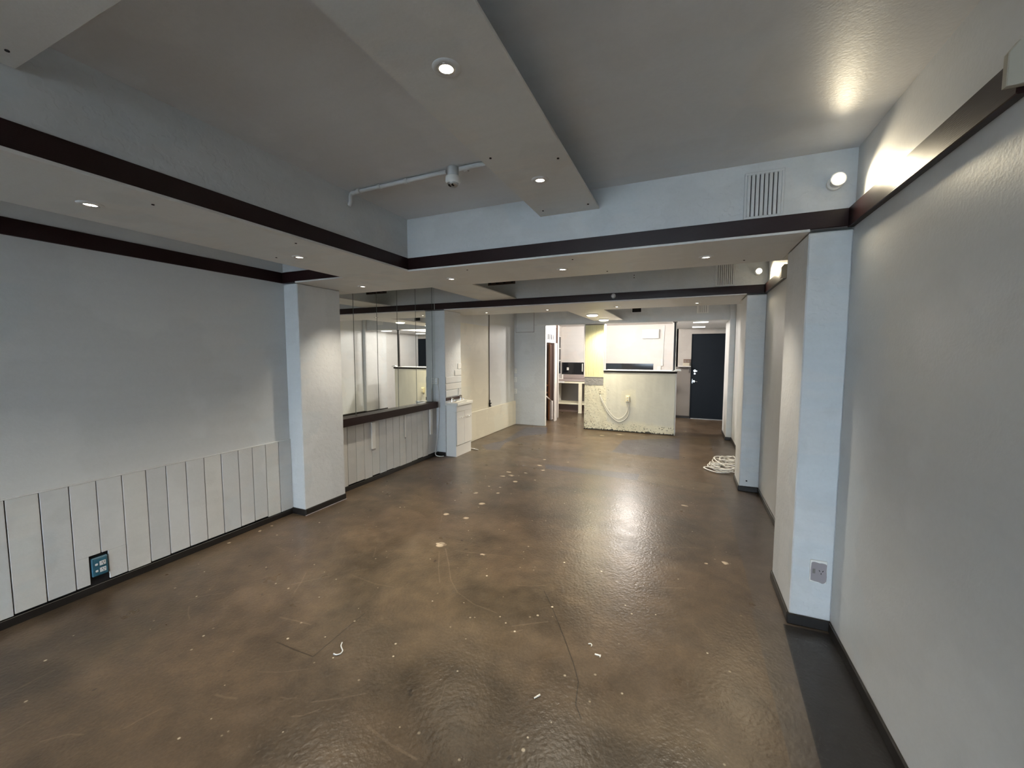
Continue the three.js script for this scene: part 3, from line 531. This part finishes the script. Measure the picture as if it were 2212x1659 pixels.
// ------------------------------------------------------------------ counter
{
  const n = 1024, m = 720, pits = document.createElement('canvas'); pits.width = n; pits.height = m; const k = pits.getContext('2d');
  const X = (x) => ((x + 1.95) / 1.8) * n, Y = (y) => (1 - y / 1.24) * m;
  k.fillStyle = '#000'; k.fillRect(0, 0, n, m);
  for (let i = 0; i < 900; i++) { const low = rnd() < .5, x = low ? -1.95 + 1.77 * Math.pow(rnd(), 1.5) : -1.95 + .55 * Math.pow(rnd(), 1.4), y = low ? .16 * Math.pow(rnd(), 2.2) : R(.05, .95), r = R(.002, low ? .009 : .006); k.beginPath(); k.ellipse(X(x), Y(y), r / 1.8 * n, r / 1.24 * m * R(.5, 1), R(0, 3), 0, 6.3); k.fillStyle = `rgba(255,255,255,${R(.4, 1)})`; k.fill(); }
  const pd = k.getImageData(0, 0, n, m).data;
  const colT = dataTex(n, m, (u, v, px, py) => {
    const x = -1.95 + u * 1.8, y = v * 1.24, pit = pd[((m - 1 - py) * n + px) * 4] / 255, nn = fbm(x * 3, y * 3, 101, 5), st = fbm(x * 9, y * 1.6, 107, 3), e = fbm(x * 40, y * 40, 113, 3);
    const rough = Math.max(sm(-1.42, -1.5, x + (nn - .5) * .35), sm(.22, .14, y + (nn - .5) * .22)), edge = y < .012 + .03 * e * e * (x < -.6 ? 1.6 : .8) ? 1 : 0;
    const patch = sm(.06, .03, Math.max(Math.abs(x + 1.06) - .1, Math.abs(y - .69) - .12) + (nn - .5) * .12);
    let l = .90 + (st - .5) * .08 + (nn - .5) * .06 + rough * .03 + patch * .02;
    const c = [l * (.985 + .02 * Math.max(rough, patch * .5)), l * (.985 + .01 * Math.max(rough, patch * .5)), l * (.96 - .03 * Math.max(rough, patch * .5))], d = Math.max(pit * .75, edge * .85);
    return c.map((q) => q * (1 - d) + .16 * d);
  }, true);
  const bumpT = dataTex(n, m, (u, v, px, py) => { const x = -1.95 + u * 1.8, y = v * 1.24, pit = pd[((m - 1 - py) * n + px) * 4] / 255, nn = fbm(x * 3, y * 3, 101, 5), rough = Math.max(sm(-1.42, -1.5, x + (nn - .5) * .35), sm(.22, .14, y + (nn - .5) * .22)); return .6 + .25 * (fbm(x * 18, y * 18, 127, 4) - .5) * (0.5 + rough * 1.6) - pit * .4; });
  for (const t of [colT, bumpT]) { t.wrapS = t.wrapT = THREE.ClampToEdgeWrapping; t.repeat.set(1 / 1.8, 1 / 1.24); t.offset.set(1.95 / 1.8, 0); }
  mat('counterPlaster', [.82, .795, .73], .65, { map: colT, bumpMap: bumpT, bumpScale: .014 });
  const c = thing('counter', 'rough white plastered half-height counter wall with chipped foot', 'counter', [-1.06, 0, zF - .15], null, 'structure');
  part('plaster_face', bx(-1.943, -.186, 0, 1.207, zF - .3, zF, .006), M.counterPlaster, c);
  part('end_strip', bx(-.186, -.168, 0.0, 1.207, zF - .3, zF - .02, .004), M.laminate, c);
  part('black_edge', bx(-1.548, -.16, 1.200, 1.238, zF - .33, zF + .012, .003), M.blackGap, c);
  part('worktop', bx(-1.548, -.155, 1.238, 1.245, zF - .5, zF + .008, .003), M.laminate, c);
  const col_ = thing('clad_column', 'square column clad in cream-yellow vertical ribbed sheet on the counter', 'column', [-1.74, 1.207, zF - .12], null, 'structure');
  part('core', bx(-1.935, -1.552, 1.207, yH, zF - .26, zF - .012), M.greyConcrete, col_);
  for (let i = 0; i < 16; i++) { const w = .381 / 16, x = -1.934 + i * w; part('rib', bx(x + .0012, x + w - .0012, 1.107, 2.165, zF - .012, zF + .007, .0045), M.yellowRib, col_); }
  part('end_trim', bx(-1.94, -1.548, 1.099, 1.107, zF - .005, zF + .01, .002), M.creamPaint, col_);
  part('side_batten', bx(-1.958, -1.936, 1.1, yH, zF - .03, zF + .006, .003), M.kitchenWall, col_);
  part('bare_concrete', bx(-1.936, -1.55, .932, 1.1, zF, zF + .004, .002), M.greyConcrete, col_);
  part('old_plate_mark', [bx(-1.86, -1.785, .925, .93, zF, zF + .006, .001), bx(-1.86, -1.855, .93, .985, zF + .004, zF + .006), bx(-1.79, -1.785, .93, .985, zF + .004, zF + .006)], M.greyPanel, col_);
  const s = thing('switch_box', 'yellowed surface power box on the rough counter wall', 'power box', [-1.05, .61, zF]);
  part('case', bx(-1.098, -1.018, .612, .742, zF, zF + .035, .006), M.creamPlastic, s);
  part('front_plate', bx(-1.090, -1.026, .62, .734, zF + .035, zF + .041, .003), M.whitePlastic, s);
  for (const y of [.652, .702]) part('rocker', bx(-1.077, -1.04, y - .015, y + .015, zF + .041, zF + .046, .003), M.creamPlastic, s);
  const w1 = thing('wall_cable', 'pair of grey cables looping across the rough counter wall', 'cable', [-1.3, .2, zF]), zc = zF + .012;
  part('cord', tube([[-1.616, .743, zF], [-1.6, .71, zc], [-1.48, .482, zc], [-1.336, .309, zc], [-1.243, .262, zc], [-1.152, .30, zc], [-1.06, .43, zc], [-1.046, .6, zc + .004], [-1.052, .615, zc + .006]], .0065, 90), M.cable, w1);
  part('cord', tube([[-1.616, .743, zF], [-1.606, .70, zc], [-1.52, .5, zc], [-1.41, .335, zc], [-1.242, .205, zc], [-1.12, .245, zc], [-1.04, .36, zc], [-1.03, .52, zc + .003], [-1.035, .615, zc + .006]], .0065, 90), M.cable, w1);
  for (const [x, y, r] of [[-1.616, .748, .012], [-1.612, .80, .009], [-1.65, .84, .006]]) part('wall_hole', cyl([x, y, zF - .001], [x, y, zF + .002], r, r, 10), M.blackGap, w1);
  const p = thing('counter_post', 'slim black post from the counter end to the header', 'post', [-.218, 1.247, zF - .14]);
  part('pole', bx(-.238, -.202, 1.255, yH, zF - .16, zF - .124, .003), M.baseVinyl, p);
  part('flange', bx(-.26, -.18, yH - .012, yH, zF - .18, zF - .1, .003), M.blackGloss, p); part('flange', bx(-.258, -.182, 1.247, 1.255, zF - .18, zF - .1, .002), M.blackGloss, p);
  part('cover_strip', bx(-.2005, -.188, 1.255, yH - .012, zF - .165, zF - .12, .003), M.whitePlastic, p);
  const f = thing('hinge_plate', 'stacked pale plates on the end of the counter', 'plate', [-.15, 1.247, zF - .1]);
  part('plate', bx(-.215, -.085, 1.247, 1.262, zF - .09, zF + .0, .003), M.laminate, f); part('upper_plate', bx(-.185, -.095, 1.262, 1.28, zF - .085, zF - .02, .003), M.silver, f);
}

// ------------------------------------------------------------------ kitchen and passage
{
  const b = thing('kitchen_bench', 'long kitchen bench with cream frame legs and a low shelf', 'bench', [-2.6, 0, -10.8]);
  part('top', bx(-3.25, -.3, .852, .9, zK, -10.47, .005), M.benchTop, b);
  part('drawer', bx(-3.24, -2.99, .8, .845, -10.49, -10.465, .004), M.laminate, b);
  part('apron', bx(-3.25, -.3, .795, .85, -10.52, -10.49, .003), M.creamPaint, b);
  for (const x of [-2.565, -1.6, -.6]) part('leg', bx(x - .045, x + .045, 0, .795, -10.54, -10.485, .004), M.creamPaint, b);
  part('shelf', bx(-3.25, -.3, .225, .262, zK + .02, -10.53, .004), M.creamPaint, b);
  part('back_board', bx(-3.25, -.3, .262, .795, zK + .004, zK + .02), M.greyPanel, b);
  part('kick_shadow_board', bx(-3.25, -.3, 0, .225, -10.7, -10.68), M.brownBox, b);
  const s = thing('splashback', 'glossy black splashback strip above the bench behind the column', 'splashback', [-2.4, 1.0, zK]);
  part('panel', bx(-3.25, -2.32, 1.005, 1.34, zK, zK + .01, .002), M.blackGloss, s);
  part('upstand', bx(-3.25, -2.32, .9, 1.004, zK, zK + .02, .003), M.benchTop, s);
  part('socket', bx(-3.1, -3.04, 1.12, 1.2, zK + .01, zK + .02, .003), M.whitePlastic, s);
  part('pipe', bx(-2.665, -2.64, 1.09, 1.31, zK + .01, zK + .04, .004), M.whitePlastic, s);
  const s2 = thing('splashback', 'glossy black splashback strip seen over the counter', 'splashback', [-1.4, 1.0, zK]);
  part('panel', bx(-2.12, -.79, 1.005, 1.325, zK, zK + .01, .002), M.blackGloss, s2);
  part('upstand', bx(-2.318, -.3, .9, 1.004, zK, zK + .02, .003), M.benchTop, s2);
  part('socket', bx(-2.14, -2.05, 1.17, 1.28, zK + .01, zK + .024, .004), M.whitePlastic, s2);
  const mb = thing('fuse_box', 'plain white rectangular box high on the kitchen wall', 'box', [-.87, 1.98, zK]);
  part('case', bx(-1.075, -.664, 1.975, 2.212, zK, zK + .09, .006), M.laminate, mb); part('lid', bx(-1.06, -.68, 1.992, 2.196, zK + .09, zK + .1, .004), M.laminate, mb);
  const cd = thing('conduit', 'white conduit with switch boxes on the kitchen wall', 'conduit', [-.6, 1.15, zK]);
  part('pipe', cyl([-.565, 1.44, zK + .014], [-.54, 2.3, zK + .014], .009, .009, 10), M.whitePlastic, cd);
  part('switch_box', bx(-.62, -.555, 1.27, 1.45, zK, zK + .04, .005), M.whitePlastic, cd);
  part('socket_box', bx(-.7, -.6, 1.14, 1.26, zK, zK + .04, .005), M.whitePlastic, cd);
  const br = thing('white_bracket', 'small white angled bracket lying on the bench end', 'bracket', [-3.1, .9, -10.55]);
  part('bar', bx(-3.23, -3.05, .9, .925, -10.58, -10.54, .004), M.whitePlastic, br); part('upright', bx(-3.085, -3.055, .925, 1.03, -10.58, -10.55, .004), M.whitePlastic, br);
  const sl = thing('window_3', 'narrow dark window with white bars beside the kitchen bench', 'window', [-3.25, 1.06, -10.7], null, 'structure');
  part('pane', bx(-3.25, -3.245, 1.03, 2.06, -10.95, -10.45), M.blackGloss, sl);
  for (const y of [1.02, 1.4, 1.73, 2.06]) part('glazing_bar', bx(-3.25, -3.235, y - .012, y + .012, -10.97, -10.43, .002), M.laminate, sl);
  // stair lobby behind the side doorway
  struct('wall_stair', [bx(-3.9, -3.8, -.1, 2.34, -9.55, zF - .06), bx(-3.8, -2.9, -.1, 2.34, -9.55, -9.45), bx(-3.8, -2.9, 2.2, 2.34, -9.45, zF - .06)], M.stairDark, 'dark brown stair lobby wall inside the narrow doorway', 'wall');
  const st = thing('staircase', 'narrow timber stair with white handrail inside the side doorway', 'stair', [-3.1, 0, -9.1], null, 'structure');
  for (let i = 0; i < 5; i++) part('tread', bx(-3.75, -3.02, i * .17 + .13, i * .17 + .165, -8.75 - i * .14, -8.52 - i * .14, .004), M.pineWood, st);
  part('string_board', bx(-3.05, -3.02, 0, .85, -9.0, -8.45, .003), M.pineWood, st);
  part('door_leaf', bx(-3.06, -3.02, .02, 1.8, -9.44, -9.2, .003), M.stairDark, st);
  part('post', bx(-2.985, -2.955, 0, 1.82, -9.12, -9.08, .003), M.pineWood, st);
  part('newel', bx(-2.985, -2.935, 0, .45, -9.3, -9.2, .003), M.kitchenWall, st);
  part('handrail', [tube([[-2.96, .74, -8.5], [-2.96, .62, -8.79], [-2.96, .50, -9.1], [-2.96, .455, -9.21], [-2.96, .43, -9.26]], .016, 50, 8)], M.kitchenWall, st);
  part('door_knob', ball([-2.93, .18, -8.46], .012), M.chrome, st);
  // grille over the doorway
  const gv = thing('vent', 'white panel with four dark slots over the narrow doorway', 'vent', [-2.8, 1.89, -8.66]);
  part('panel', bx(-2.8, -2.792, 1.875, 2.03, -8.93, -8.39, .002), M.laminate, gv);
  for (let i = 0; i < 4; i++) part('slot', bx(-2.792, -2.7885, 1.893, 2.012, -8.485 - i * .12, -8.435 - i * .12), M.blackGap, gv);
}
{ // dark door at the end of the passage
  const d = thing('door_1', 'dark navy flush door at the end of the passage', 'door', [.47, 0, zD], null, 'structure');
  part('leaf', bx(.125, .86, .012, 2.04, zD - .05, zD - .005, .003), M.doorBlue, d);
  part('frame', [bx(.10, .125, 0, 2.05, zD - .1, zD + .006, .003), bx(.86, .87, 0, 2.05, zD - .1, zD + .006), bx(.1, .87, 2.04, 2.06, zD - .1, zD + .006, .003)], M.doorBlue, d);
  const f = zD - .005;
  part('deadlock', [cyl([.19, 1.17, f], [.19, 1.17, f + .02], .033, .03, 18), bx(.215, .245, 1.145, 1.175, f, f + .015, .003)], M.chrome, d);
  part('lock_cylinder', cyl([.19, 1.1, f], [.19, 1.1, f + .018], .024, .022, 16), M.chrome, d);
  part('handle', [cyl([.175, .915, f], [.175, .915, f + .02], .028, .026, 16), tube([[.175, .915, f + .02], [.178, .915, f + .045], [.2, .915, f + .05], [.25, .905, f + .048]], .009, 24), bx(.132, .146, .86, .97, f, f + .006, .002)], M.chrome, d);
  part('sill', bx(.125, .86, 0, .012, zD - .08, zD + .02, .002), M.steel, d);
  const p = thing('wall_cladding', 'grey-brown sheet cladding on the lower wall beside the door', 'wall panel', [-.08, .05, zD], null, 'structure');
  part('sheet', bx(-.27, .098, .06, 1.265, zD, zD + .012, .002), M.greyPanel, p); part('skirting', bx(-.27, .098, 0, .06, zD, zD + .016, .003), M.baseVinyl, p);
  const s = thing('wall_shelf', 'thin shelf on the cladding beside the dark door', 'shelf', [-.05, 1.27, zD]);
  part('board', bx(-.19, .1, 1.268, 1.284, zD, zD + .14, .003), M.soffitPaint, s); part('bracket', bx(.05, .062, 1.13, 1.268, zD + .012, zD + .05, .003), M.greyPanel, s);
  const b = thing('shelf_box', 'pale box with brown socket strip above on the passage shelf', 'box', [0, 1.284, zD + .07]);
  part('case', bx(-.085, .075, 1.284, 1.362, zD + .01, zD + .11, .012), M.tanBox, b);
  part('brown_lid', bx(-.07, .095, 1.362, 1.45, zD + .002, zD + .05, .005), M.brownBox, b);
  for (const x of [-.03, .04]) part('dial', cyl([x, 1.405, zD + .05], [x, 1.405, zD + .056], .02, .018, 14), M.greyPanel, b);
}

// ------------------------------------------------------------------ loose things on the floor
{
  const c = thing('cable_coil', 'tangled coil of white cable on the floor behind the pillar', 'cable coil', [.45, 0, -6.05]);
  const loop = (cx, cz, a, b, rot, y, r, turns, ph) => { const pts = []; for (let i = 0; i <= turns * 14; i++) { const t = ph + (i / 14) * Math.PI * 2, e = 1 + .10 * Math.sin(t * 1.7 + ph * 3), X = a * e * Math.cos(t), Z = b * e * Math.sin(t); pts.push([cx + X * Math.cos(rot) - Z * Math.sin(rot), y + .02 * (1 + Math.sin(t * 1.3 + ph)) + .006 * (i % 5), cz + X * Math.sin(rot) + Z * Math.cos(rot)]); } return tube(pts, r, turns * 40, 7); };
  part('cord', loop(.52, -6.12, .17, .23, .3, .012, .0075, 3, .4), M.cable, c);
  part('cord', loop(.55, -6.22, .13, .26, -.4, .04, .0075, 3, 1.9), M.cable, c);
  part('cord', loop(.52, -5.98, .2, .12, .15, .025, .0075, 2, 2.8), M.cable, c);
  part('cord', loop(.57, -6.3, .09, .13, .6, .07, .007, 3, .9), M.cable, c);
  part('loose_end', tube([[.56, .02, -5.9], [.42, .016, -5.86], [.31, .014, -5.95], [.262, .014, -6.05], [.29, .014, -6.1], [.36, .03, -6.06], [.46, .05, -6.05]], .0095, 60), M.cable, c);
  part('plug', [bx(.35, .41, .03, .075, -6.13, -6.07, .008), bx(.41, .45, .04, .07, -6.12, -6.085, .006)], M.whitePlastic, c);
  const h = thing('cup_hook', 'small bent metal hook lying on the brown floor', 'hook', [-1.642, 0, -1.498]);
  part('wire', tube([[-1.668, .004, -1.545], [-1.655, .004, -1.525], [-1.637, .004, -1.512], [-1.618, .004, -1.50], [-1.612, .004, -1.482], [-1.625, .004, -1.466], [-1.645, .004, -1.466]], .0034, 40), M.silver, h);
  const k = thing('plastic_scrap', 'short white plastic offcut on the floor with bent end', 'scrap', [-.38, 0, -2.0]);
  part('strip', [bx(-.395, -.365, 0, .005, -2.01, -2.002, .001), bx(-.369, -.363, 0, .005, -2.012, -1.994, .001)], M.whitePlastic, k);
  const k2 = thing('wire_scrap', 'curled white wire offcut on the floor', 'scrap', [-.43, 0, -2.06]);
  part('wire', tube([[-.442, .003, -2.066], [-.432, .003, -2.072], [-.422, .004, -2.062], [-.424, .003, -2.052]], .0028, 20), M.whitePlastic, k2);
  const k3 = thing('wall_plug', 'tiny white wall plug lying on the near floor', 'scrap', [-.58, 0, -1.64]);
  part('body', cyl([-.59, .004, -1.625], [-.572, .004, -1.652], .0035, .0045, 8), M.whitePlastic, k3);
}
renderer.render(scene, camera);
